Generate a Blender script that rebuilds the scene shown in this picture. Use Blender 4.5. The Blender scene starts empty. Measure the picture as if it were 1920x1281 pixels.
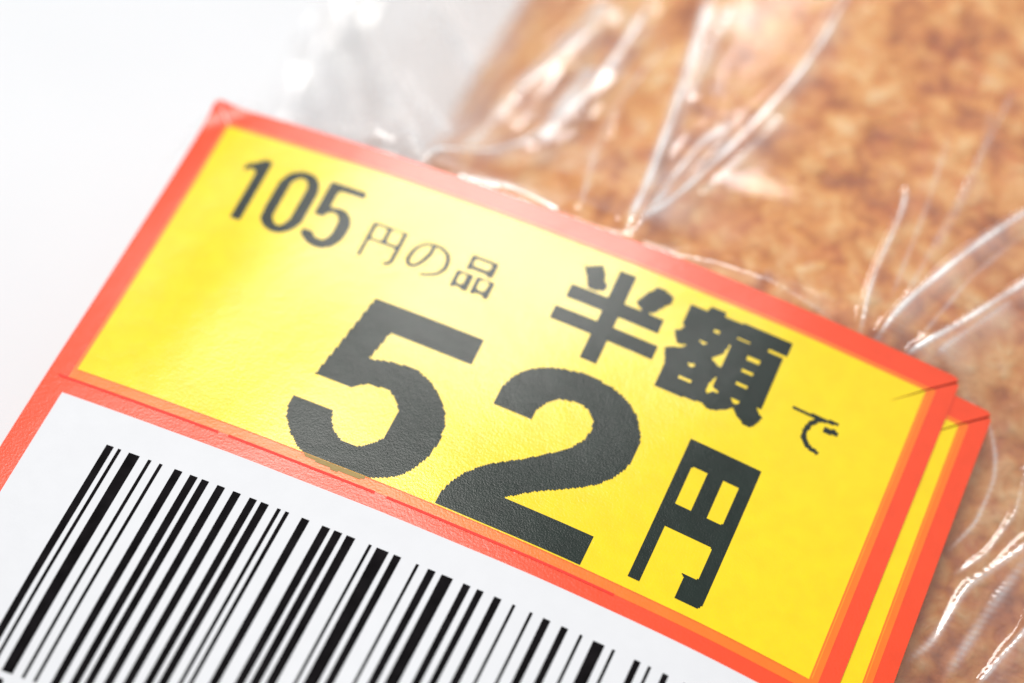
import bpy, math, random
import numpy as np
from mathutils import Matrix, Vector, noise

MM = 0.001
SC = bpy.context.scene
COL = SC.collection
random.seed(4); rng = np.random.default_rng(4)

# ------------------------------------------------------------------ camera
cam = bpy.data.cameras.new('camera'); camo = bpy.data.objects.new('camera', cam); COL.objects.link(camo)
Rm = Matrix([[0.916284, -0.371539, 0.149605], [0.391665, 0.753017, -0.528738], [0.083792, 0.54307, 0.835496]]); Cc = Vector([57.916, -112.389, 160.197])*MM
camo.matrix_world = Matrix.Translation(Cc) @ Rm.to_4x4()
cam.sensor_width = 36; cam.lens = 93.301; cam.clip_start = .005; cam.clip_end = 20
cam.dof.use_dof = True; cam.dof.focus_distance = .1838; cam.dof.aperture_fstop = 13
SC.camera = camo

# ------------------------------------------------------------------ world and lamps
w = bpy.data.worlds.new('World'); SC.world = w; w.use_nodes = True
# a white room: bright walls round the horizon, a dim ceiling overhead
wn = w.node_tree; tc = wn.nodes.new('ShaderNodeTexCoord'); sx = wn.nodes.new('ShaderNodeSeparateXYZ'); wr = wn.nodes.new('ShaderNodeValToRGB')
wn.links.new(tc.outputs['Generated'], sx.inputs[0]); wn.links.new(sx.outputs['Z'], wr.inputs[0])
for e_, (p_, v_) in zip([wr.color_ramp.elements[0], wr.color_ramp.elements[1], wr.color_ramp.elements.new(.55)], [(.03, 1.25), (.8, .06), (.45, .18)]):
    e_.position = p_; e_.color = (v_*.95, v_*.975, v_, 1)
wn.links.new(wr.outputs[0], wn.nodes['Background'].inputs[0]); wn.nodes['Background'].inputs[1].default_value = 1
def lamp(name, d, dist, size, power, col, target=(.03, 0, 0)):
    l = bpy.data.lights.new(name, 'AREA'); l.shape = 'RECTANGLE'; l.size = size[0]; l.size_y = size[1]; l.energy = power; l.color = col
    o = bpy.data.objects.new(name, l); COL.objects.link(o)
    d = Vector(d).normalized(); o.location = Vector(target)+d*dist
    o.rotation_euler = d.to_track_quat('Z', 'Y').to_euler()
    return o
lamp('window_softbox', (-.27, .30, .915), .9, (.35, .35), 6.2, (1, .97, .925))
lamp('fold_glint_lamp', (-.43, .76, .48), 1.2, (.3, .2), 1.9, (1, .97, .92))  # added lamp, placed so the bag's folds catch bright glints
SC.view_settings.view_transform = 'Standard'; SC.view_settings.look = 'None'
SC.view_settings.exposure = -.13; SC.view_settings.gamma = 1
SC.render.engine = 'CYCLES'
cy = SC.cycles
cy.use_denoising = True; cy.max_bounces = 10; cy.transparent_max_bounces = 24
cy.sample_clamp_indirect = 6

CF = [-2.0986, -0.365, -0.3125, 3.5115, 0.0353, -0.4845, 3.0297, -0.7831, -1.8673]
# ---- shapes shared by bread, bag and stickers (all in millimetres, table at z = -30) ----
def lab_z(u, v):
    u = np.clip(u, -4, 70); v = np.clip(v, -2, 58)
    s = (u-30)/30; q = (v-18)/30
    return (CF[0]*s*s+CF[1]*s**3+CF[2]*s**4+CF[3]*q*q+CF[4]*s*q+CF[5]*s*s*q
            + CF[6]*s*q*q+CF[7]*s**3*q+CF[8]*q**3)
def loaf_dome(x, y):
    X = np.abs(x-68)/58; Y = np.abs(y-18)/78
    Rr = np.minimum((X**3+Y**3)**(1/3.), 1)
    drop = .007*np.maximum(6-y, 0)**2*np.clip((x-40)/20., 0, 1)
    return np.maximum(-30+30.6*np.sqrt(np.maximum(1-Rr**2.4, 0))-np.minimum(drop, 14), -30)
def lab_dist(x, y):
    dx = np.maximum(np.maximum(0.8-x, x-64.5), 0); dy = np.maximum(np.maximum(y+0.8, -54-y), 0)
    return np.hypot(dx, dy)
def loaf_z(x, y):
    d = loaf_dome(x, y); l = lab_z(x, -y)-2.2
    w = np.exp(-(lab_dist(x, y)/9.)**2)
    k = np.minimum(d, l)
    return d*(1-w)+k*w
def bag_start(y):
    t = np.clip((6-y)/8., 0, 1); return -5+9*t*t*(3-2*t)
def bag_base(x, y):
    x0 = bag_start(y); t = np.clip((x-x0)/(19-x0), 0, 1); sk = -29.6+20*(t*t*(3-2*t))
    b = np.maximum(loaf_dome(x, y)+.7, -29.6)
    e = 2.0; m = .5*(b+sk+np.sqrt((b-sk)**2+e*e))
    m = np.minimum(m, 6.5)
    w = np.exp(-(lab_dist(x, y)/8.)**2)
    l = lab_z(x, -y)-.3
    return m*(1-w)+l*w


# ------------------------------------------------------------------ helpers
def mesh_obj(name, V, Fq, mat, parent=None, smooth=True):
    me = bpy.data.meshes.new(name)
    V = np.asarray(V, float)*MM; Fq = np.asarray(Fq, np.int32)
    me.vertices.add(len(V)); me.vertices.foreach_set('co', V.astype(np.float32).ravel())
    n = Fq.shape[1]
    me.loops.add(Fq.size); me.loops.foreach_set('vertex_index', Fq.ravel())
    me.polygons.add(len(Fq)); me.polygons.foreach_set('loop_start', np.arange(0, Fq.size, n, dtype=np.int32))
    me.update(calc_edges=True); me.validate()
    if smooth: me.polygons.foreach_set('use_smooth', np.ones(len(me.polygons), bool))
    me.materials.append(mat)
    o = bpy.data.objects.new(name, me); COL.objects.link(o)
    if parent: o.parent = parent
    return o
def tag(o, label, cat, group=None):
    o['label'] = label; o['category'] = cat
    if group: o['group'] = group
def mat(name):
    m = bpy.data.materials.new(name); m.use_nodes = True; nt = m.node_tree; nt.nodes.clear()
    out = nt.nodes.new('ShaderNodeOutputMaterial'); return m, nt, out
def N(nt, t, **kw):
    n = nt.nodes.new(t)
    for k, v in kw.items():
        if k in n.inputs: n.inputs[k].default_value = v
        else: setattr(n, k, v)
    return n
def noise_n(nt, co, scale, detail=3, rough=.5, dist=0):
    n = N(nt, 'ShaderNodeTexNoise'); n.inputs['Scale'].default_value = scale; n.inputs['Detail'].default_value = detail
    n.inputs['Roughness'].default_value = rough; n.inputs['Distortion'].default_value = dist
    nt.links.new(co, n.inputs['Vector']); return n.outputs[0]
def ramp(nt, src, stops):
    r = N(nt, 'ShaderNodeValToRGB'); el = r.color_ramp.elements
    while len(el) < len(stops): el.new(.5)
    for e, (p, c) in zip(el, stops): e.position = p; e.color = (c[0], c[1], c[2], 1)
    nt.links.new(src, r.inputs[0]); return r.outputs[0]
def coords(nt): return N(nt, 'ShaderNodeTexCoord').outputs['Object']

def paper_mat(name, col, rough=.36, spec=.5, bump=.25, var=.04, grain=5200):
    m, nt, out = mat(name); L = nt.links.new
    co = coords(nt); b = N(nt, 'ShaderNodeBsdfPrincipled')
    b.inputs['Roughness'].default_value = rough; b.inputs['Specular IOR Level'].default_value = spec
    n1 = noise_n(nt, co, grain, 2, .6); n2 = noise_n(nt, co, 700, 3)
    mx = N(nt, 'ShaderNodeMath', operation='ADD'); L(n1, mx.inputs[0]); L(n2, mx.inputs[1])
    bp = N(nt, 'ShaderNodeBump'); bp.inputs['Strength'].default_value = bump; bp.inputs['Distance'].default_value = .00006
    L(mx.outputs[0], bp.inputs['Height']); L(bp.outputs[0], b.inputs['Normal'])
    lo = [c*(1-var) for c in col]; hi = [min(c*(1+var), 1) for c in col]
    L(ramp(nt, n2, [(.3, lo), (.7, hi)]), b.inputs['Base Color'])
    L(b.outputs[0], out.inputs[0]); return m
M_red = paper_mat('red_print', (.93, .070, .016), .26, .65)
M_orange = paper_mat('orange_print', (.97, .19, .012), .28, .6)
M_yellow = paper_mat('yellow_print', (.95, .69, .001), .21, .62, bump=.22)
M_white = paper_mat('white_paper', (.735, .75, .785), .6, .15, bump=.12, var=.012)
M_ink = paper_mat('black_ink', (.011, .021, .017), .25, .31, bump=.28, var=.15, grain=8000)
M_olive = paper_mat('olive_ink', (.30, .20, .03), .4, .4)
M_bar = paper_mat('barcode_ink', (.007, .006, .007), .7, .03, bump=.3, var=.5)
M_slit = paper_mat('cut_line', (.88, .035, .02), .5, .3)
M_dark = paper_mat('cut_shadow', (.20, .012, .006), .8, .05)
M_pink = paper_mat('slit_highlight', (.95, .45, .38), .5, .3)  # pale pink for the highlight painted along the left corner slit

# ------------------------------------------------------------------ table
m, nt, out = mat('white_table'); b = N(nt, 'ShaderNodeBsdfPrincipled'); co = coords(nt)
b.inputs['Roughness'].default_value = .5
nt.links.new(ramp(nt, noise_n(nt, co, 30, 4), [(.3, (.70, .725, .76)), (.7, (.73, .755, .79))]), b.inputs['Base Color'])
nt.links.new(b.outputs[0], out.inputs[0])
tb = mesh_obj('table_top', [(-900, -900, -30), (900, -900, -30), (900, 900, -30), (-900, 900, -30),
                            (-900, -900, -55), (900, -900, -55), (900, 900, -55), (-900, 900, -55)],
              [(0, 1, 2, 3), (7, 6, 5, 4), (0, 4, 5, 1), (1, 5, 6, 2), (2, 6, 7, 3), (3, 7, 4, 0)], m, smooth=False)
tb['kind'] = 'structure'

# ------------------------------------------------------------------ bread
m, nt, out = mat('bread_crust'); L = nt.links.new; co = coords(nt)
b = N(nt, 'ShaderNodeBsdfPrincipled'); b.inputs['Roughness'].default_value = .5; b.inputs['Specular IOR Level'].default_value = .35
nA = noise_n(nt, co, 85, 5, .6, 1.2); nB = noise_n(nt, co, 260, 6, .62, 1.8); nD = noise_n(nt, co, 1500, 4, .6)
wv = N(nt, 'ShaderNodeTexNoise'); wv.inputs['Scale'].default_value = 350; wv.inputs['Detail'].default_value = 3; L(co, wv.inputs['Vector'])
wm = N(nt, 'ShaderNodeVectorMath', operation='MULTIPLY_ADD'); wm.inputs[1].default_value = (.0026, .0026, .0026); L(wv.outputs['Color'], wm.inputs[0]); L(co, wm.inputs[2])
def vor(scale):
    v = N(nt, 'ShaderNodeTexVoronoi', feature='SMOOTH_F1'); v.inputs['Scale'].default_value = scale; v.inputs['Smoothness'].default_value = .4; v.inputs['Randomness'].default_value = 1
    L(wm.outputs[0], v.inputs['Vector']); return v.outputs['Distance']
acc = None
for src_, k_ in ((nA, .62), (nB, .55), (vor(370), -.38), (vor(850), -.24), (nD, .10)):
    q_ = N(nt, 'ShaderNodeMath', operation='MULTIPLY_ADD'); q_.inputs[1].default_value = k_; L(src_, q_.inputs[0])
    if acc is None: q_.inputs[2].default_value = .275
    else: L(acc, q_.inputs[2])
    acc = q_.outputs[0]
crust = ramp(nt, acc, [(.37, (.40, .12, .024)), (.50, (.62, .235, .05)), (.61, (.77, .36, .095)), (.73, (.85, .50, .20)), (.88, (.92, .68, .40))])
rx = N(nt, 'ShaderNodeMixRGB', blend_type='MULTIPLY'); rx.inputs[2].default_value = (.84, .58, .56, 1)
L(ramp(nt, noise_n(nt, co, 230, 4, .6, 1.5), [(.5, (0, 0, 0)), (.68, (.8, .8, .8))]), rx.inputs[0]); L(crust, rx.inputs[1])
# the crust colour darkens towards the right and near side of the loaf
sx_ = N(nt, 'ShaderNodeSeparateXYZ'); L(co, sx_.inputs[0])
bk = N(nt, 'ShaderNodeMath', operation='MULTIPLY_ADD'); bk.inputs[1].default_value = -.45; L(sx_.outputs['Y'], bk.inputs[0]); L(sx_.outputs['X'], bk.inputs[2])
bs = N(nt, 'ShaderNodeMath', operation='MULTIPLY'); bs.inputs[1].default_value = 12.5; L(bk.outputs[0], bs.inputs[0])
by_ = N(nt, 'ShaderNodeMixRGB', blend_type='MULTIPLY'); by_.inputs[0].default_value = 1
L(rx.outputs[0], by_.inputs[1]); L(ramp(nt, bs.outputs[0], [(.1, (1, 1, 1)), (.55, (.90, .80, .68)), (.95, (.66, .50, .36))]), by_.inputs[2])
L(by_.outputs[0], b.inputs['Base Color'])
a2 = N(nt, 'ShaderNodeMath', operation='MULTIPLY'); a2.inputs[1].default_value = 1.3; L(acc, a2.inputs[0])
bp = N(nt, 'ShaderNodeBump'); bp.inputs['Strength'].default_value = .8; bp.inputs['Distance'].default_value = .0007
L(a2.outputs[0], bp.inputs['Height']); L(bp.outputs[0], b.inputs['Normal'])
b.inputs['Subsurface Weight'].default_value = .15; b.inputs['Subsurface Radius'].default_value = (1, .4, .2); b.inputs['Subsurface Scale'].default_value = .0012
L(b.outputs[0], out.inputs[0]); M_bread = m
n = 420
a = np.linspace(-1, 1, n); A, B = np.meshgrid(a, a)
rho = np.maximum(abs(A), abs(B)); r2 = np.hypot(A, B)+1e-9
cx, cyy = A/r2, B/r2
sup = (abs(cx)**3+abs(cyy)**3)**(1/3.)
Rr = 1-(1-rho)**2*.6-(1-rho)*.4
X = 68+58*Rr*cx/sup; Y = 18+78*Rr*cyy/sup
Zb = loaf_z(X, Y)
disp = np.array([noise.fractal(Vector((x*.11, y*.11, z*.11)), 1., 2., 3)*.55 + abs(noise.noise(Vector((x*.5, y*.5, z*.5))))*.55
                 for x, y, z in zip(X.ravel(), Y.ravel(), Zb.ravel())]).reshape(X.shape)
rim = np.clip((Zb+29)/6, 0, 1)
Zb = np.maximum(Zb+(disp-.25)*rim, -29.95)
V = np.stack([X.ravel(), Y.ravel(), Zb.ravel()], 1)
i = np.arange(n*n).reshape(n, n)
Fq = np.stack([i[:-1, :-1], i[:-1, 1:], i[1:, 1:], i[1:, :-1]], -1).reshape(-1, 4)
# underside
V2 = V.copy(); V2[:, 2] = -29.98
ring = np.concatenate([i[0, :-1], i[:-1, -1], i[-1, :0:-1], i[:0:-1, 0]])
F2 = Fq[:, ::-1]+n*n
rq = np.stack([ring, ring+n*n, np.roll(ring, -1)+n*n, np.roll(ring, -1)], 1)
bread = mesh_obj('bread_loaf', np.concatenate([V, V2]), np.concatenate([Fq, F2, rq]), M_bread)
tag(bread, 'golden brown bread with mottled flaky crust inside the clear bag', 'bread')

# ------------------------------------------------------------------ stickers
TH = .09
def rows_outline(W, H, notch=True):
    vs = np.concatenate([np.linspace(0, 2.6, 66), np.arange(3, H-2.6, .4), np.linspace(H-2.5, H, 20)])
    r = .6
    uL = np.zeros_like(vs); uR = np.full_like(vs, W)
    for k, v in enumerate(vs):
        if v < r: q = r-math.sqrt(max(r*r-(r-v)**2, 0)); uL[k] = q*.7; uR[k] = W-q
        if H-v < r: q = r-math.sqrt(max(r*r-(r-H+v)**2, 0)); uL[k] = q; uR[k] = W-q
        if notch and .22 < v < .46: uR[k] -= .3*(1-abs(v-.34)/.12)
    return vs, uL, uR
def place(U, V_, fr, h):
    du, dv, ang, dz = fr
    c, s = math.cos(ang), math.sin(ang)
    x = du+U*c+V_*s; v = dv-U*s+V_*c
    z = lab_z(x, v)+dz+h+wav(x, v)
    return np.stack([x, -v, z], -1)
def wav(u, v):
    # slight lift at the free left corner and gentle waves of the paper
    return .7*np.clip(1-(u+1.1*v)/3.4, 0, 1)**2 + .02*np.sin(u*.55+v*.21) + .015*np.sin(v*.5-u*.17+1) - .11*np.exp(-((u-4.5)/3.)**2-((v-17)/9.)**2)
def sheet(name, us, vs, fr, h, m, parent):
    U, V_ = np.meshgrid(us, vs); X = place(U, V_, fr, h).reshape(-1, 3)
    nu, nv = len(us), len(vs); i = np.arange(nu*nv).reshape(nv, nu)
    Fq = np.stack([i[:-1, :-1], i[1:, :-1], i[1:, 1:], i[:-1, 1:]], -1).reshape(-1, 4)
    return mesh_obj(name, X, Fq, m, parent)
def strip(name, pts, fr, h, m, parent, sub=14):
    # a thin strip from points (u, v, half width)
    P_ = []
    for a_, b_ in zip(pts[:-1], pts[1:]):
        for k in range(sub): t = k/sub; P_.append([a_[j]*(1-t)+b_[j]*t for j in range(3)])
    P_.append(list(pts[-1])); P_ = np.array(P_, float)
    d = np.gradient(P_[:, :2], axis=0); d /= np.linalg.norm(d, axis=1)[:, None]
    nn = np.stack([-d[:, 1], d[:, 0]], 1)
    A_ = P_[:, :2]+nn*P_[:, 2:]; B_ = P_[:, :2]-nn*P_[:, 2:]
    X = np.concatenate([place(A_[:, 0], A_[:, 1], fr, h), place(B_[:, 0], B_[:, 1], fr, h)])
    k = len(P_); i = np.arange(k-1)
    return mesh_obj(name, X, np.stack([i, i+1, i+1+k, i+k], 1), m, parent)
def make_sticker(fr):
    root = bpy.data.objects.new('price_sticker', None); COL.objects.link(root)
    root.empty_display_size = .01
    W, H = 60., 54.
    vs, uL, uR = rows_outline(W, H); nu = 160
    t = np.linspace(0, 1, nu)
    U = uL[:, None]+(uR-uL)[:, None]*t[None]; Vv = np.repeat(vs[:, None], nu, 1)
    top = place(U, Vv, fr, 0).reshape(-1, 3); bot = place(U, Vv, fr, -TH).reshape(-1, 3)
    nv = len(vs); i = np.arange(nu*nv).reshape(nv, nu)
    Fq = np.stack([i[:-1, :-1], i[1:, :-1], i[1:, 1:], i[:-1, 1:]], -1).reshape(-1, 4)
    ring = np.concatenate([i[0, :-1], i[:-1, -1], i[-1, :0:-1], i[:0:-1, 0]]); n_ = nu*nv
    rq = np.stack([ring, np.roll(ring, -1), np.roll(ring, -1)+n_, ring+n_], 1)
    side = np.concatenate([top[ring], bot[ring]]); kk = np.arange(len(ring)); nr = len(ring)
    sq = np.stack([kk, np.roll(kk, -1), np.roll(kk, -1)+nr, kk+nr], 1)+2*n_
    mesh_obj('red_backing', np.concatenate([top, bot, side]), np.concatenate([Fq, Fq[:, ::-1]+n_, sq]), M_red, root)
    sheet('orange_border', np.linspace(1.62, 58.62, 150), np.linspace(1.5, 26.76, 70), fr, .012, M_orange, root)
    sheet('yellow_panel', np.linspace(1.9, 57.95, 150), np.linspace(1.83, 25.89, 70), fr, .024, M_yellow, root)
    strip('printed_line', [(58.12, 2.1, .035), (58.12, 25.8, .035)], fr, .024, paper_gold, root, 24)
    strip('printed_line', [(1.9, 25.95, .018), (40, 25.95, .022), (57, 25.95, .012)], fr, .024, paper_brown, root, 40)
    sheet('white_panel', np.linspace(1.85, 57.95, 150), np.linspace(28.07, 52.2, 60), fr, .012, M_white, root)
    strip('corner_slit', [(59.8, .32, .055), (58, 1.72, .045), (57, 2.6, .035), (55.9, 3.55, .008)], fr, .036, M_dark, root)
    strip('corner_slit', [(.2, .1, .08), (1.9, 1.7, .08)], fr, .036, M_pink, root)
    for a_, b_ in SL: strip('tear_slit', [(a_, 26.82, .1), (b_, 26.82, .1)], fr, .026, M_slit, root)
    return root
SL = [(.9, 13.55), (14.35, 25.6), (26.5, 43.6)]
paper_gold = paper_mat('gold_line', (.98, .33, .02), .4)
paper_brown = paper_mat('brown_line', (.75, .13, .01), .5)
FR1 = (0, 0, 0, 0)
FR2 = (3.07, 2.1, 0.017, -.16)
st1 = make_sticker(FR1)
tag(st1, 'upper yellow and white sticker reading 52 yen over a barcode, red border', 'price sticker', 'red bordered price stickers on the bag')
SLs = SL; SL = [(.9, 43.6)]
st2 = make_sticker(FR2); SL = SLs
tag(st2, 'lower sticker mostly hidden, only its yellow strip and red edge showing at right', 'price sticker', 'red bordered price stickers on the bag')

# ---- printed characters, traced in sticker millimetres and printed in square dots
GLYPHS = [
{"name":"numeral","kind":"one","cell":0.06,"polys":[[[4.8,4.99],[4.85,4.55],[5.27,4.31],[5.66,4.02],[5.91,3.76],[6.54,3.76],[6.54,9.38],[5.82,9.38],[5.82,5.15],[5.71,4.86],[5.4,4.74],[5.08,4.86],[4.94,5.03]]],"holes":[],"strokes":[]},
{"name":"numeral","kind":"zero","cell":0.06,"polys":[[[8.69,3.98],[9.17,3.76],[9.8,3.76],[10.37,4.02],[10.69,4.42],[10.9,5.05],[10.9,5.82],[10.9,8.01],[10.67,8.57],[10.35,9.01],[9.78,9.37],[9.15,9.45],[8.45,9.19],[8.04,8.76],[7.9,8.37],[7.89,7.85],[7.89,5.11],[8.15,4.45],[8.38,4.14]]],"holes":[[[9.24,4.27],[9.6,4.31],[9.96,4.62],[10.07,5.09],[10.07,7.98],[9.83,8.55],[9.55,8.88],[9.14,8.82],[8.78,8.47],[8.63,8.08],[8.63,7.59],[8.63,5.02],[8.88,4.54]]],"strokes":[]},
{"name":"numeral","kind":"five","cell":0.06,"polys":[[[11.53,3.84],[14.31,3.84],[14.31,4.33],[12.54,4.33],[12.33,4.57],[12.33,5.96],[12.56,5.94],[13.1,5.82],[13.66,5.9],[14.11,6.25],[14.4,6.93],[14.4,7.69],[14.29,8.36],[13.88,9.06],[13.31,9.43],[12.69,9.51],[11.99,9.31],[11.43,8.92],[11.29,8.54],[11.33,8.38],[12.03,8.38],[12.25,8.68],[12.59,8.84],[13.03,8.84],[13.36,8.44],[13.52,7.9],[13.52,7.17],[13.43,6.69],[13.1,6.3],[12.7,6.24],[12.36,6.47],[12.13,6.87],[11.53,6.87]]],"holes":[],"strokes":[]},
{"name":"yen_character","kind":"small yen","cell":0.045,"polys":[[[15.93,5.88],[18.68,5.88],[18.64,6.26],[18.64,8.51],[18.52,8.78],[18.39,8.92],[18.03,8.99],[17.99,8.82],[18.29,8.71],[18.36,8.47],[18.36,7.55],[18.21,7.38],[16.28,7.38],[16.14,7.54],[16.14,8.93],[15.93,8.95]]],"holes":[[[16.2,6.03],[16.91,6.03],[17.14,6.13],[17.15,6.32],[17.15,7.15],[16.98,7.25],[16.36,7.25],[16.2,7.13],[16.18,6.91],[16.18,6.27]],[[17.52,5.94],[18.24,5.94],[18.36,6.04],[18.37,6.23],[18.37,7.1],[18.19,7.22],[17.52,7.22],[17.43,7.02],[17.43,6.14]]],"strokes":[]},
{"name":"kana_character","kind":"no","cell":0.045,"polys":[],"holes":[],"strokes":[[[20.89,6.1,0.29],[20.87,6.85,0.29],[20.66,7.48,0.27],[20.35,8.06,0.24],[20.02,8.28,0.22],[19.74,8.26,0.22],[19.52,7.89,0.26],[19.57,7.29,0.26],[19.74,6.71,0.21],[20.06,6.31,0.15],[20.52,6.07,0.14],[21.06,6.0,0.15],[21.61,6.12,0.22],[22.06,6.39,0.27],[22.32,6.85,0.28],[22.37,7.57,0.27],[22.13,8.05,0.23],[21.88,8.3,0.18],[21.18,8.65,0.17],[20.91,8.67,0.14]]]},
{"name":"kanji_character","kind":"goods","cell":0.045,"polys":[[[23.81,5.67],[25.81,5.67],[25.81,6.93],[25.47,6.96],[25.32,6.81],[24.07,6.81],[24.04,6.93],[23.81,6.95]],[[23.25,7.27],[24.53,7.27],[24.53,8.68],[24.19,8.71],[23.94,8.54],[23.55,8.54],[23.52,8.71],[23.25,8.71]],[[24.82,7.23],[26.21,7.23],[26.21,8.68],[25.93,8.72],[25.73,8.52],[25.21,8.52],[25.1,8.69],[24.82,8.69]]],"holes":[[[24.14,5.87],[25.42,5.87],[25.5,6.13],[25.36,6.51],[24.15,6.51],[24.06,6.35]],[[23.64,7.4],[24.07,7.4],[24.12,7.58],[24.12,8.18],[24.0,8.33],[23.59,8.33],[23.55,8.18],[23.55,7.55]],[[25.16,7.38],[25.58,7.28],[25.85,7.41],[25.88,7.64],[25.79,8.17],[25.63,8.28],[25.14,8.21],[25.12,8.06],[25.12,7.48]]],"strokes":[]},
{"name":"numeral","kind":"big five","cell":0.135,"polys":[[[18.77,11.94],[27.37,11.94],[27.37,14.16],[21.05,14.16],[20.56,16.8],[21.85,16.42],[23.06,16.26],[24.26,16.26],[25.26,16.68],[26.3,17.38],[27.31,18.62],[27.78,19.69],[27.96,21.11],[27.73,22.61],[27.14,24.08],[26.46,24.94],[25.49,25.56],[24.6,25.94],[24.16,26.04],[19.85,26.04],[19.04,25.55],[18.13,24.78],[17.35,23.73],[17.08,22.99],[16.96,21.88],[20.14,21.88],[20.22,22.41],[20.74,23.25],[21.45,23.79],[22.24,23.95],[23.16,23.8],[23.72,23.25],[24.25,22.46],[24.33,21.63],[24.33,19.98],[23.65,19.07],[23.07,18.69],[22.35,18.69],[21.4,18.82],[20.92,19.15],[20.4,19.63],[17.59,19.63]]],"holes":[],"strokes":[]},
{"name":"ink_overprint","kind":"olive","cell":0.12,"polys":[[[19.79,25.93],[21.36,25.93],[22.68,25.93],[24.54,25.93],[24.48,26.14],[23.86,26.32],[23.45,26.28],[22.84,26.28],[22.19,26.42],[21.89,26.33],[21.78,26.26],[20.91,26.26],[20.48,26.17],[20.07,26.17],[19.81,26.07]]],"holes":[],"strokes":[]},
{"name":"numeral","kind":"big two","cell":0.135,"polys":[[[30.04,16.45],[30.04,15.15],[30.41,13.9],[31.09,12.93],[32.14,12.17],[33.31,11.72],[34.8,11.38],[36.27,11.38],[37.62,11.57],[38.95,12.16],[39.79,12.89],[40.58,14.16],[40.81,14.89],[40.81,15.91],[40.67,17.04],[40.02,18.32],[39.31,19.21],[38.1,20.16],[36.83,20.97],[35.57,21.78],[34.63,22.51],[33.88,23.17],[40.64,23.17],[40.64,25.76],[29.71,25.76],[29.71,24.72],[30.01,23.73],[30.58,22.6],[31.38,21.56],[32.42,20.68],[33.8,19.71],[34.85,18.8],[35.78,18.03],[36.53,17.23],[37.05,16.33],[37.26,15.31],[37.01,14.49],[36.53,13.99],[35.6,13.71],[34.29,14.04],[33.5,14.75],[33.16,15.44],[33.04,16.45]]],"holes":[],"strokes":[]},
{"name":"kanji_character","kind":"half","cell":0.13,"polys":[[[31.63,3.28],[32.86,2.67],[33.31,3.21],[33.54,3.94],[33.8,3.99],[33.8,4.56],[33.12,4.83],[32.5,4.83],[32.11,4.06]],[[34.2,2.56],[35.55,2.56],[35.55,10.21],[34.2,10.21]],[[31.34,4.96],[38.66,4.96],[38.66,6.05],[31.34,6.05]],[[30.94,7.07],[38.97,7.07],[38.97,8.15],[30.94,8.15]],[[37.26,2.72],[37.54,2.68],[38.57,3.0],[38.57,3.58],[38.23,3.98],[37.74,4.77],[36.97,5.04],[36.19,4.41],[36.55,3.68]]],"holes":[],"strokes":[]},
{"name":"kanji_character","kind":"amount","cell":0.11,"polys":[[[39.97,2.97],[41.26,2.97],[41.38,2.48],[42.53,2.48],[42.59,2.9],[43.96,2.9],[44.0,2.71],[47.88,2.71],[47.88,3.87],[47.65,4.03],[47.65,8.36],[47.37,8.48],[47.92,8.95],[47.77,9.48],[47.37,10.05],[46.96,10.05],[46.28,9.65],[45.71,9.13],[45.29,9.51],[44.62,9.93],[44.03,10.02],[43.53,9.8],[41.24,10.05],[39.93,10.05],[39.93,8.0],[39.53,7.02],[39.54,6.78],[40.15,6.5],[40.74,6.28],[40.77,6.09],[40.12,6.16],[39.75,5.64],[39.58,5.28],[39.91,5.16],[40.12,4.78],[39.97,4.58]]],"holes":[[[42.29,4.05],[42.68,4.05],[42.7,4.3],[42.26,4.3]],[[43.86,3.92],[45.01,3.92],[45.01,4.06],[44.03,4.06]],[[41.56,5.32],[42.12,5.32],[42.01,5.54],[41.76,5.45]],[[43.74,4.66],[43.81,4.68],[43.81,6.66],[43.09,6.39],[42.88,6.26],[43.5,5.62]],[[45.23,5.0],[46.17,5.0],[46.18,5.25],[45.22,5.25]],[[45.2,6.08],[46.14,6.08],[46.13,6.31],[45.2,6.31]],[[45.18,7.19],[46.11,7.19],[46.11,7.42],[45.18,7.42]],[[41.31,7.37],[41.84,7.17],[42.09,7.4],[41.75,7.46]],[[41.29,8.52],[42.23,8.52],[42.25,8.72],[41.31,8.72]],[[43.68,7.48],[43.82,7.49],[43.82,8.27],[44.41,8.5],[43.94,8.62],[43.68,8.88],[43.45,8.83],[43.45,8.17]],[[45.29,8.48],[46.07,8.48],[45.73,8.87]],[[46.43,3.86],[47.86,3.86],[47.68,4.06],[46.44,4.06]],[[47.0,8.47],[47.62,8.36],[47.39,8.53]]],"strokes":[]},
{"name":"kana_character","kind":"de","cell":0.11,"polys":[[[49.56,7.01],[51.06,7.01],[51.18,6.9],[52.38,6.9],[52.44,6.8],[53.18,6.8],[53.18,7.05],[52.47,7.13],[52.02,7.3],[51.63,7.38],[51.28,7.28],[49.56,7.28]],[[52.21,7.53],[52.68,7.53],[52.91,7.3],[53.36,7.57],[53.34,7.8],[52.87,7.87],[52.38,7.95],[52.2,7.76]]],"holes":[],"strokes":[[[51.59,7.29,0.38],[51.22,7.8,0.4],[51.07,8.39,0.42],[51.14,8.91,0.42],[51.5,9.29,0.4],[51.95,9.51,0.37],[52.42,9.58,0.33]]]},
{"name":"yen_character","kind":"big yen","cell":0.11,"polys":[[[43.85,12.73],[49.36,12.73],[49.36,24.63],[49.12,25.02],[47.38,25.02],[47.38,23.09],[47.17,22.86],[48.33,22.86],[48.39,22.57],[48.39,20.11],[48.14,19.99],[44.89,19.99],[44.72,20.09],[44.72,24.97],[43.85,24.97]]],"holes":[[[44.92,14.7],[46.02,14.7],[46.02,17.9],[45.96,18.0],[44.81,18.0],[44.8,17.83],[44.8,14.88]],[[47.21,14.74],[48.38,14.74],[48.38,17.96],[48.22,18.02],[47.21,18.02]]],"strokes":[]}]
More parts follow.
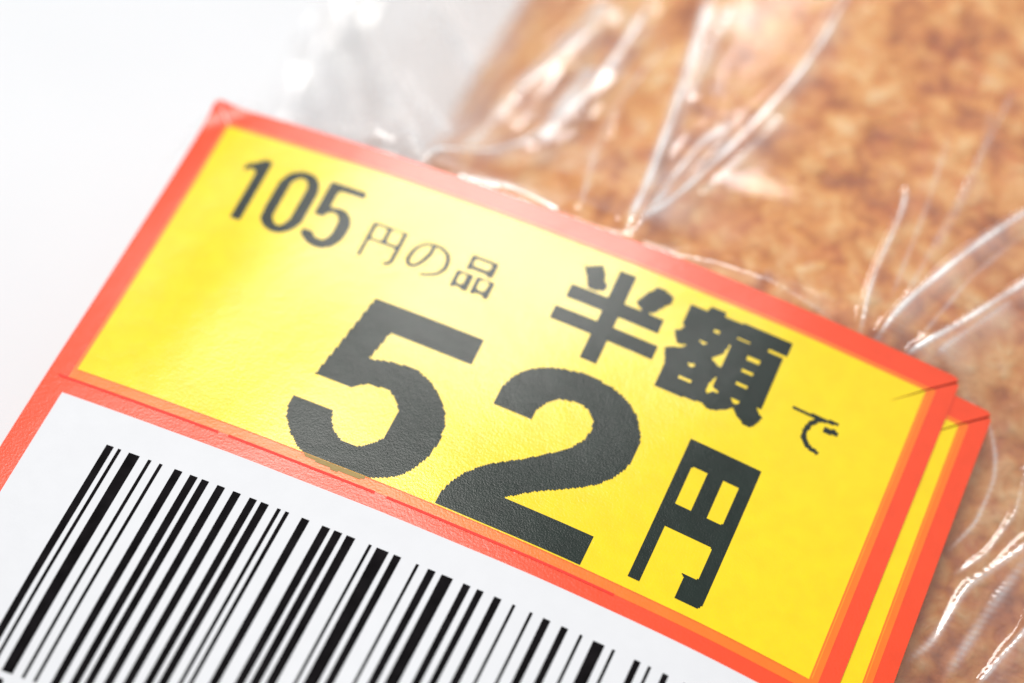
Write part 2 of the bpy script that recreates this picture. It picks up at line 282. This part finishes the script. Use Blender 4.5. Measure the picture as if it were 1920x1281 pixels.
def inside(px, py, poly):
    r = np.zeros(px.shape, bool); n = len(poly)
    for k in range(n):
        x1, y1 = poly[k]; x2, y2 = poly[(k+1) % n]
        if y1 == y2: continue
        c = ((y1 > py) != (y2 > py)) & (px < (x2-x1)*(py-y1)/(y2-y1)+x1); r ^= c
    return r
def glyph(g, parent, m, h=.036, vmax=None):
    pts = [p for q in g['polys'] for p in q]+[(p[0]+s*p[2], p[1]+s*p[2]) for q in g['strokes'] for p in q for s in (-1, 1)]
    pts = np.array(pts); c = g['cell']; lo = np.floor(pts.min(0)/c)-1; hi = np.ceil(pts.max(0)/c)+1
    gx = np.arange(lo[0], hi[0]); gy = np.arange(lo[1], hi[1]); PX, PY = np.meshgrid((gx+.5)*c, (gy+.5)*c)
    msk = np.zeros(PX.shape, bool)
    for q in g['polys']: msk |= inside(PX, PY, q)
    for q in g['strokes']:
        for a_, b_ in zip(q[:-1], q[1:]):
            ax, ay, aw = a_; bx, by, bw = b_; dx, dy = bx-ax, by-ay
            t = np.clip(((PX-ax)*dx+(PY-ay)*dy)/(dx*dx+dy*dy+1e-9), 0, 1)
            msk |= np.hypot(PX-ax-t*dx, PY-ay-t*dy) < (aw+(bw-aw)*t)*.5
    for q in g['holes']: msk &= ~inside(PX, PY, q)
    if g['kind'] in ('small yen', 'no', 'goods', 'one', 'zero', 'five'):
        p = np.pad(msk, 1); msk = msk | p[:-2, 1:-1] | p[2:, 1:-1] | p[1:-1, :-2] | p[1:-1, 2:]
    used = np.zeros_like(msk); V = []; Fq = []
    mx = max(1, int(.9/c)); H_, W_ = msk.shape
    for r in range(H_):
        k = 0
        while k < W_:
            if msk[r, k] and not used[r, k]:
                k2 = k
                while k2 < W_ and msk[r, k2] and not used[r, k2] and k2-k < mx: k2 += 1
                r2_ = r+1
                while r2_ < H_ and r2_-r < mx and msk[r2_, k:k2].all() and not used[r2_, k:k2].any(): r2_ += 1
                used[r:r2_, k:k2] = True
                x0, x1 = gx[k]*c, (gx[k2-1]+1)*c; y0, y1 = gy[r]*c, (gy[r2_-1]+1)*c
                if vmax: y0, y1 = min(y0, vmax), min(y1, vmax)
                if y1 > y0+1e-6:
                    b_ = len(V); V += [(x0, y0), (x0, y1), (x1, y1), (x1, y0)]; Fq.append((b_, b_+1, b_+2, b_+3))
                k = k2
            else: k += 1
    V = np.array(V)
    return mesh_obj(g['name'], place(V[:, 0], V[:, 1], FR1, h), Fq, m, parent)
for g in GLYPHS:
    if g['kind'] == 'olive': o = glyph(g, st1, M_olive, .036)
    else: o = glyph(g, st1, M_ink, .036, 25.87 if 'big' in g['kind'] and 'yen' not in g['kind'] else None)
BARS = [[6.88,7.44],[7.78,8.03],[8.63,9.47],[10.14,10.39],[11.01,11.26],[12.19,12.79],[13.39,13.97],[14.3,14.85],[15.49,16.08],[16.7,17.29],[17.97,18.52],[18.84,19.43],[20.08,20.35],[20.69,20.98],[21.93,22.52],[23.48,24.08],[24.39,24.99],[25.33,25.97],[27.0,27.22],[27.59,28.48],[28.87,29.42],[30.54,30.76],[31.43,31.99],[32.44,33.28],[34.05,34.58],[35.07,35.56],[36.34,36.88],[37.7,37.92],[38.98,39.2],[39.96,40.5],[41.31,41.81],[42.67,42.89],[43.66,44.5],[45.06,45.28],[46.69,47.16],[47.72,47.94],[48.79,49.22],[50.31,50.53],[51.24,51.78]]
V = []; Fq = []
vv = np.linspace(30.81, 49.0, 24)
for a_, b_ in BARS:
    for y0, y1 in zip(vv[:-1], vv[1:]):
        k = len(V); V += [(a_, y0), (a_, y1), (b_, y1), (b_, y0)]; Fq.append((k, k+1, k+2, k+3))
V = np.array(V); mesh_obj('barcode', place(V[:, 0], V[:, 1], FR1, .03), Fq, M_bar, st1)

glyph(dict(name='numeral', kind='under bars', cell=.1, holes=[], strokes=[], polys=[[(7.9, 49.5), (9.05, 49.45), (9.2, 49.8), (8.9, 51.2), (8.4, 51.2), (8.5, 50.1), (7.9, 50.1)]]), st1, M_bar, .03)

# ------------------------------------------------------------------ bag
FOLDS = [
{"p":[[25.15,29.57],[24.95,25.05],[24.43,19.4],[23.38,15.23],[21.8,12.41],[18.94,7.94],[17.2,0.69],[16.42,-0.5]],"w":0.56,"h":0.42,"c":0.9,"b":0.25},
{"p":[[22.45,28.11],[20.1,21.22],[17.83,14.31],[17.07,1.01]],"w":0.8,"h":0.35,"c":0.45,"b":0.45},
{"p":[[29.6,30.52],[30.51,24.27],[31.17,19.46],[31.85,13.44],[32.52,7.69],[33.28,0.54]],"w":0.47,"h":0.36,"c":0.95,"b":0.28},
{"p":[[31.09,30.05],[31.77,21.99],[32.63,14.86]],"w":0.5,"h":0.1,"c":0.35,"b":0.12},
{"p":[[40.3,32.71],[40.03,27.56],[39.37,22.49],[38.25,18.3],[37.06,14.4],[35.67,9.77],[33.74,0.55]],"w":0.41,"h":0.32,"c":0.9,"b":0.25},
{"p":[[36.23,17.36],[34.9,15.66],[34.1,10.67],[33.84,1.37]],"w":0.4,"h":0.14,"c":0.35,"b":0.5},
{"p":[[28.4,24.65],[26.82,17.71],[27.36,10.36],[29.52,0.87]],"w":0.4,"h":0.1,"c":0.3,"b":0.12},
{"p":[[19.54,0.32],[22.77,0.9],[25.81,0.84],[28.31,0.17]],"w":0.44,"h":0.3,"c":0.8,"b":0.12},
{"p":[[51.98,0.17],[51.46,3.03],[51.23,6.43],[51.28,12.22],[50.85,14.87]],"w":0.31,"h":0.21,"c":0.6,"b":0.1},
{"p":[[60.33,16.95],[58.15,13.07],[56.12,8.84],[54.22,4.26],[53.2,0.07]],"w":0.4,"h":0.32,"c":0.9,"b":0.3},
{"p":[[62.2,10.8],[59.25,5.57],[57.32,2.42],[55.56,-0.04]],"w":0.38,"h":0.31,"c":0.9,"b":0.25},
{"p":[[37.48,0.42],[40.19,1.06],[44.33,1.24],[48.39,0.53],[50.01,0.16]],"w":0.25,"h":0.1,"c":0.12,"b":0.9},
{"p":[[60.75,-0.84],[62.98,-1.61],[64.29,-3.42],[64.88,-5.18],[64.75,-8.6],[63.68,-11.34]],"w":0.28,"h":0.16,"c":0.3,"b":0.12},
{"p":[[66.58,-3.15],[67.12,-6.61],[66.28,-10.36],[64.64,-12.75]],"w":0.3,"h":0.16,"c":0.2,"b":0.12},
{"p":[[69.02,-7.92],[67.11,-11.14],[65.69,-13.38],[65.41,-15.47],[64.83,-18.43],[63.84,-20.38]],"w":0.5,"h":0.26,"c":0.35,"b":0.12},
{"p":[[71.2,-12.96],[70.24,-15.55],[68.95,-19.36]],"w":0.38,"h":0.28,"c":0.5,"b":0.25},
{"p":[[69.07,-9.13],[67.75,-14.3],[66.69,-20.09]],"w":0.7,"h":0.15,"c":0.3,"b":0.12},
{"p":[[55.54,27.91],[54.87,15.46],[53.93,3.83]],"w":0.35,"h":0.07,"c":0.2,"b":0.12},
{"p":[[60.57,14.75],[57.87,8.6],[56.04,1.34]],"w":0.3,"h":0.06,"c":0.25,"b":0.12},
{"p":[[52.23,21.16],[52.81,14.0],[53.07,3.92]],"w":0.3,"h":0.05,"c":0.2,"b":0.12},
{"p":[[54.46,25.03],[55.37,17.93],[54.73,9.28]],"w":0.4,"h":0.05,"c":0.15,"b":0.12},
{"p":[[16.42,0.49],[9.33,14.55],[2.29,25.86],[-4.91,35.91]],"w":1.2,"h":0.9,"c":0.7,"b":0.4},
{"p":[[13.5,1.16],[-1.07,26.52],[-7.54,34.56]],"w":1.4,"h":0.7,"c":0.6,"b":0.4},
{"p":[[14.29,18.51],[12.11,21.86],[8.34,27.51],[4.06,33.27]],"w":0.7,"h":0.5,"c":0.9,"b":0.3},
{"p":[[16.27,9.06],[12.36,13.29],[9.72,16.16],[6.67,20.25]],"w":0.6,"h":0.6,"c":0.95,"b":0.3},
{"p":[[16.93,6.04],[12.65,9.05],[6.5,16.25]],"w":0.5,"h":0.5,"c":0.8,"b":0.12},
{"p":[[-0.46,20.74],[-5.04,25.95],[-9.6,32.06]],"w":1.2,"h":0.4,"c":0.4,"b":0.12},
{"p":[[23.3,21.19],[22.79,16.77],[22.65,13.1],[22.57,11.55]],"w":1.3,"h":0.5,"c":0.95,"b":0.12},  # short wide fold, whitened to paint a bright highlight patch on the film
{"p":[[36.74,17.13],[34.85,14.62],[34.01,9.92],[34.01,2.33]],"w":0.6,"h":0.12,"c":0.45,"b":0.7},
{"p":[[31.72,30.14],[31.96,23.87],[32.2,18.42]],"w":0.6,"h":0.12,"c":0.35,"b":0.6},
{"p":[[39.71,19.01],[38.41,14.18],[36.58,8.28]],"w":0.5,"h":0.08,"c":0.3,"b":0.6},
{"p":[[61.34,8.2],[59.53,4.68],[57.47,0.93]],"w":0.6,"h":0.08,"c":0.3,"b":0.6},
{"p":[[21.54,29.28],[19.46,21.63],[18.04,16.04]],"w":1.0,"h":0.2,"c":0.45,"b":0.6}]
def axis(lo, a_, b_, hi, fine, coarse):
    return np.concatenate([np.arange(lo, a_, coarse), np.arange(a_, b_, fine), np.arange(b_, hi+coarse, coarse)])
xs = axis(-6, 4, 76, 132, .11, .8); ys = axis(-66, -26, 48, 102, .11, .8)
X0_, Y = np.meshgrid(xs, ys)
X = X0_+(bag_start(Y)+5)*np.clip((16-X0_)/22, 0, 1)
Zg = bag_base(X, Y); crease = np.zeros(X.shape)
def smooth_curve(p, n=50):
    p = np.array(p, float); s = np.r_[0, np.cumsum(np.linalg.norm(np.diff(p, axis=0), axis=1))]; t = np.linspace(0, s[-1], n)
    q = np.stack([np.interp(t, s, p[:, j]) for j in (0, 1)], 1)
    for _ in range(10): q[1:-1] = .25*q[:-2]+.5*q[1:-1]+.25*q[2:]
    return q
def apply_fold(f, X, Y, Zg, crease, k=1.):
    q = smooth_curve(f['p']); wd = f['w']
    lo = q.min(0)-6*wd-2; hi = q.max(0)+6*wd+2
    near = (X > lo[0]) & (X < hi[0]) & (Y > lo[1]) & (Y < hi[1])
    if near.sum() < 4: return
    PX, PY = X[near], Y[near]; best = np.full(PX.shape, 1e9); side = np.zeros(PX.shape); tt = np.zeros(PX.shape)
    for n_ in range(len(q)-1):
        dx, dy = q[n_+1]-q[n_]; L2 = dx*dx+dy*dy+1e-12
        t = np.clip(((PX-q[n_, 0])*dx+(PY-q[n_, 1])*dy)/L2, 0, 1)
        ex, ey = PX-q[n_, 0]-t*dx, PY-q[n_, 1]-t*dy; d = np.hypot(ex, ey); c = d < best
        best[c] = d[c]; side[c] = np.sign(ex)[c]; tt[c] = (n_+t[c])/(len(q)-1)
    wloc = wd*np.where(side < 0, 1.0, 1.8)*(1+.18*np.sin(tt*9+wd*40))
    hh = f['h']*(1.1+.15*np.sin(tt*11+f['h']*30))*np.clip((1-tt)*14+.25, 0, 1)*np.clip(tt*14+.25, 0, 1)
    s_ = tt*np.linalg.norm(np.diff(q, axis=0), axis=1).sum()
    rip = .02*np.sin(s_*2*math.pi/.52+3*np.sin(s_*1.9)+side*best*4)*np.clip(f['h']/.3, .3, 1)
    ends = np.clip((1-tt)*9+.12, 0, 1)*np.clip(tt*9+.12, 0, 1)
    cr = f['c']*(.74+.18*np.sin(s_*1.3+wd*50)+.14*np.sin(s_*2*math.pi/.5+side*best*5)+.1*np.sin(s_*.37+f['h']*70))*ends
    crease[near] = np.maximum(crease[near], cr*(np.exp(-(best/(wd*.5))**2)+f['b']*np.exp(-(best/(wd*3.2))**1.5)*(side > 0)))
    Zg[near] += k*(hh*np.exp(-(best/wloc)**1.7)+rip*np.exp(-(best/wd/.9)**2))
for f in FOLDS: apply_fold(f, X, Y, Zg, crease)
# soft random slackness of the film
def vnoise(sx, sy, seed):
    r = np.random.default_rng(seed); g_ = r.standard_normal((80, 80))
    fx = ((X+70)*sx) % 78; fy = ((Y+70)*sy) % 78; x0 = fx.astype(int); y0 = fy.astype(int); a_ = fx-x0; b_ = fy-y0
    a_ = a_*a_*(3-2*a_); b_ = b_*b_*(3-2*b_)
    return (g_[y0, x0]*(1-a_)+g_[y0, x0+1]*a_)*(1-b_)+(g_[y0+1, x0]*(1-a_)+g_[y0+1, x0+1]*a_)*b_
out_w = 1-np.exp(-(lab_dist(X, Y)/2.5)**2)
left = np.clip((16-X)/8, 0, 1)
Zg += out_w*(.05*vnoise(.11, .08, 1)+.008*vnoise(.5, .35, 2)+left*(.5*vnoise(.3, .12, 3)+.15*vnoise(.8, .4, 5)))
inl = np.exp(-(lab_dist(X, Y)/.9)**2)
Zg = Zg*(1-inl)+np.minimum(Zg, lab_z(X, -Y)-.42)*inl
Zg = np.maximum(Zg, -29.8)
m, nt, out = mat('clear_film'); L = nt.links.new; co = coords(nt)
tr = N(nt, 'ShaderNodeBsdfTransparent'); tr.inputs[0].default_value = (1, 1, 1, 1)
gs = N(nt, 'ShaderNodeBsdfGlossy')
ra = N(nt, 'ShaderNodeAttribute', attribute_name='crease'); rm = N(nt, 'ShaderNodeMath', operation='MULTIPLY_ADD', use_clamp=True); rm.inputs[1].default_value = .25; rm.inputs[2].default_value = .10
L(ra.outputs['Fac'], rm.inputs[0]); L(rm.outputs[0], gs.inputs['Roughness'])
df = N(nt, 'ShaderNodeBsdfDiffuse'); df.inputs[0].default_value = (.95, .95, .96, 1)
fr = N(nt, 'ShaderNodeFresnel'); fr.inputs[0].default_value = 1.5
fm = N(nt, 'ShaderNodeMath', operation='MULTIPLY'); fm.inputs[1].default_value = 1.3; L(fr.outputs[0], fm.inputs[0])
fc = N(nt, 'ShaderNodeMath', operation='MINIMUM'); fc.inputs[1].default_value = .11; L(fm.outputs[0], fc.inputs[0])
fd = N(nt, 'ShaderNodeMath', operation='MULTIPLY_ADD', use_clamp=True); fd.inputs[1].default_value = .42; L(ra.outputs['Fac'], fd.inputs[0]); L(fc.outputs[0], fd.inputs[2]); fm = fd
bp = N(nt, 'ShaderNodeBump'); bp.inputs['Strength'].default_value = .25; bp.inputs['Distance'].default_value = .00003
mp = N(nt, 'ShaderNodeMapping'); mp.inputs['Scale'].default_value = (1, 3, 1); mp.inputs['Rotation'].default_value = (0, 0, .5)
L(co, mp.inputs['Vector']); L(noise_n(nt, mp.outputs[0], 1500, 3, .6), bp.inputs['Height'])
L(bp.outputs[0], gs.inputs['Normal']); L(bp.outputs[0], fr.inputs['Normal'])
m1 = N(nt, 'ShaderNodeMixShader'); at_ = N(nt, 'ShaderNodeAttribute', attribute_name='crease'); ca = N(nt, 'ShaderNodeMath', operation='MULTIPLY_ADD', use_clamp=True); ca.inputs[1].default_value = .92; ca.inputs[2].default_value = .045  # creases turn white: crumpled film, with highlight and sheen put into the colour
L(at_.outputs['Fac'], ca.inputs[0]); L(ca.outputs[0], m1.inputs[0]); L(tr.outputs[0], m1.inputs[1]); L(df.outputs[0], m1.inputs[2])
m2 = N(nt, 'ShaderNodeMixShader'); L(fm.outputs[0], m2.inputs[0]); L(m1.outputs[0], m2.inputs[1]); L(gs.outputs[0], m2.inputs[2])
L(m2.outputs[0], out.inputs[0])
i = np.arange(X.size).reshape(X.shape)
Fq = np.stack([i[:-1, :-1], i[:-1, 1:], i[1:, 1:], i[1:, :-1]], -1).reshape(-1, 4)
bag = mesh_obj('plastic_bag', np.stack([X.ravel(), Y.ravel(), Zg.ravel()], 1), Fq, m)
Xg, Yg = np.meshgrid(np.arange(-4, 26, .2), np.arange(-4, 70, .2)); crg = np.zeros(Xg.shape)
def vn2(sx, sy, seed):
    global X, Y
    X0, Y0 = X, Y; X, Y = Xg, Yg; v = vnoise(sx, sy, seed); X, Y = X0, Y0; return v
Zs = np.maximum(bag_base(Xg, Yg)+1.4*np.clip((Xg+4)/5, 0, 1)*np.clip((16-Xg)/6, 0, 1)+.35+.6*vn2(.35, .1, 8)*np.clip((18-Xg)/8, 0, 1), -29.6)
for f in FOLDS[21:27]: apply_fold(f, Xg, Yg, Zs, crg)
lz = np.exp(-(lab_dist(Xg, Yg)/2.)**2); Zs = Zs*(1-lz)+np.minimum(Zs, lab_z(Xg, -Yg)-2)*lz
i = np.arange(Xg.size).reshape(Xg.shape)
mesh_obj('gusset', np.stack([Xg.ravel(), Yg.ravel(), Zs.ravel()], 1), np.stack([i[:-1, :-1], i[:-1, 1:], i[1:, 1:], i[1:, :-1]], -1).reshape(-1, 4), m, bag)
at2 = bag.data.attributes.new('crease', 'FLOAT', 'POINT'); at2.data.foreach_set('value', crease.astype(np.float32).ravel())
crg = crg*.75+np.clip((25-Xg)/14, 0, 1)*(.07+.07*vn2(.5, .12, 11)+.03*vn2(1.3, .5, 12))*np.clip((Xg+4)/3, 0, 1)
at3 = bag.children[0].data.attributes.new('cloud', 'FLOAT', 'POINT'); at3.data.foreach_set('value', np.clip(crg, 0, .85).astype(np.float32).ravel())
cm, nt, out = mat('cloudy_film'); L = nt.links.new
t1 = N(nt, 'ShaderNodeBsdfTransparent'); d1 = N(nt, 'ShaderNodeBsdfDiffuse'); l1 = N(nt, 'ShaderNodeBsdfTranslucent')
d1.inputs[0].default_value = l1.inputs[0].default_value = (.97, .97, .98, 1)
x1 = N(nt, 'ShaderNodeMixShader'); x1.inputs[0].default_value = .4; L(d1.outputs[0], x1.inputs[1]); L(l1.outputs[0], x1.inputs[2])
x2 = N(nt, 'ShaderNodeMixShader'); L(t1.outputs[0], x2.inputs[1]); L(x1.outputs[0], x2.inputs[2])
ac = N(nt, 'ShaderNodeAttribute', attribute_name='cloud'); L(ac.outputs['Fac'], x2.inputs[0])
g1 = N(nt, 'ShaderNodeBsdfGlossy'); g1.inputs['Roughness'].default_value = .15
x3 = N(nt, 'ShaderNodeMixShader'); gm = N(nt, 'ShaderNodeMath', operation='MULTIPLY_ADD'); gm.inputs[1].default_value = .3; gm.inputs[2].default_value = .02; L(ac.outputs['Fac'], gm.inputs[0]); L(gm.outputs[0], x3.inputs[0]); L(x2.outputs[0], x3.inputs[1]); L(g1.outputs[0], x3.inputs[2]); L(x3.outputs[0], out.inputs[0])
bag.children[0].data.materials[0] = cm
tag(bag, 'clear plastic bag with shiny tension creases wrapped round the bread', 'bag')
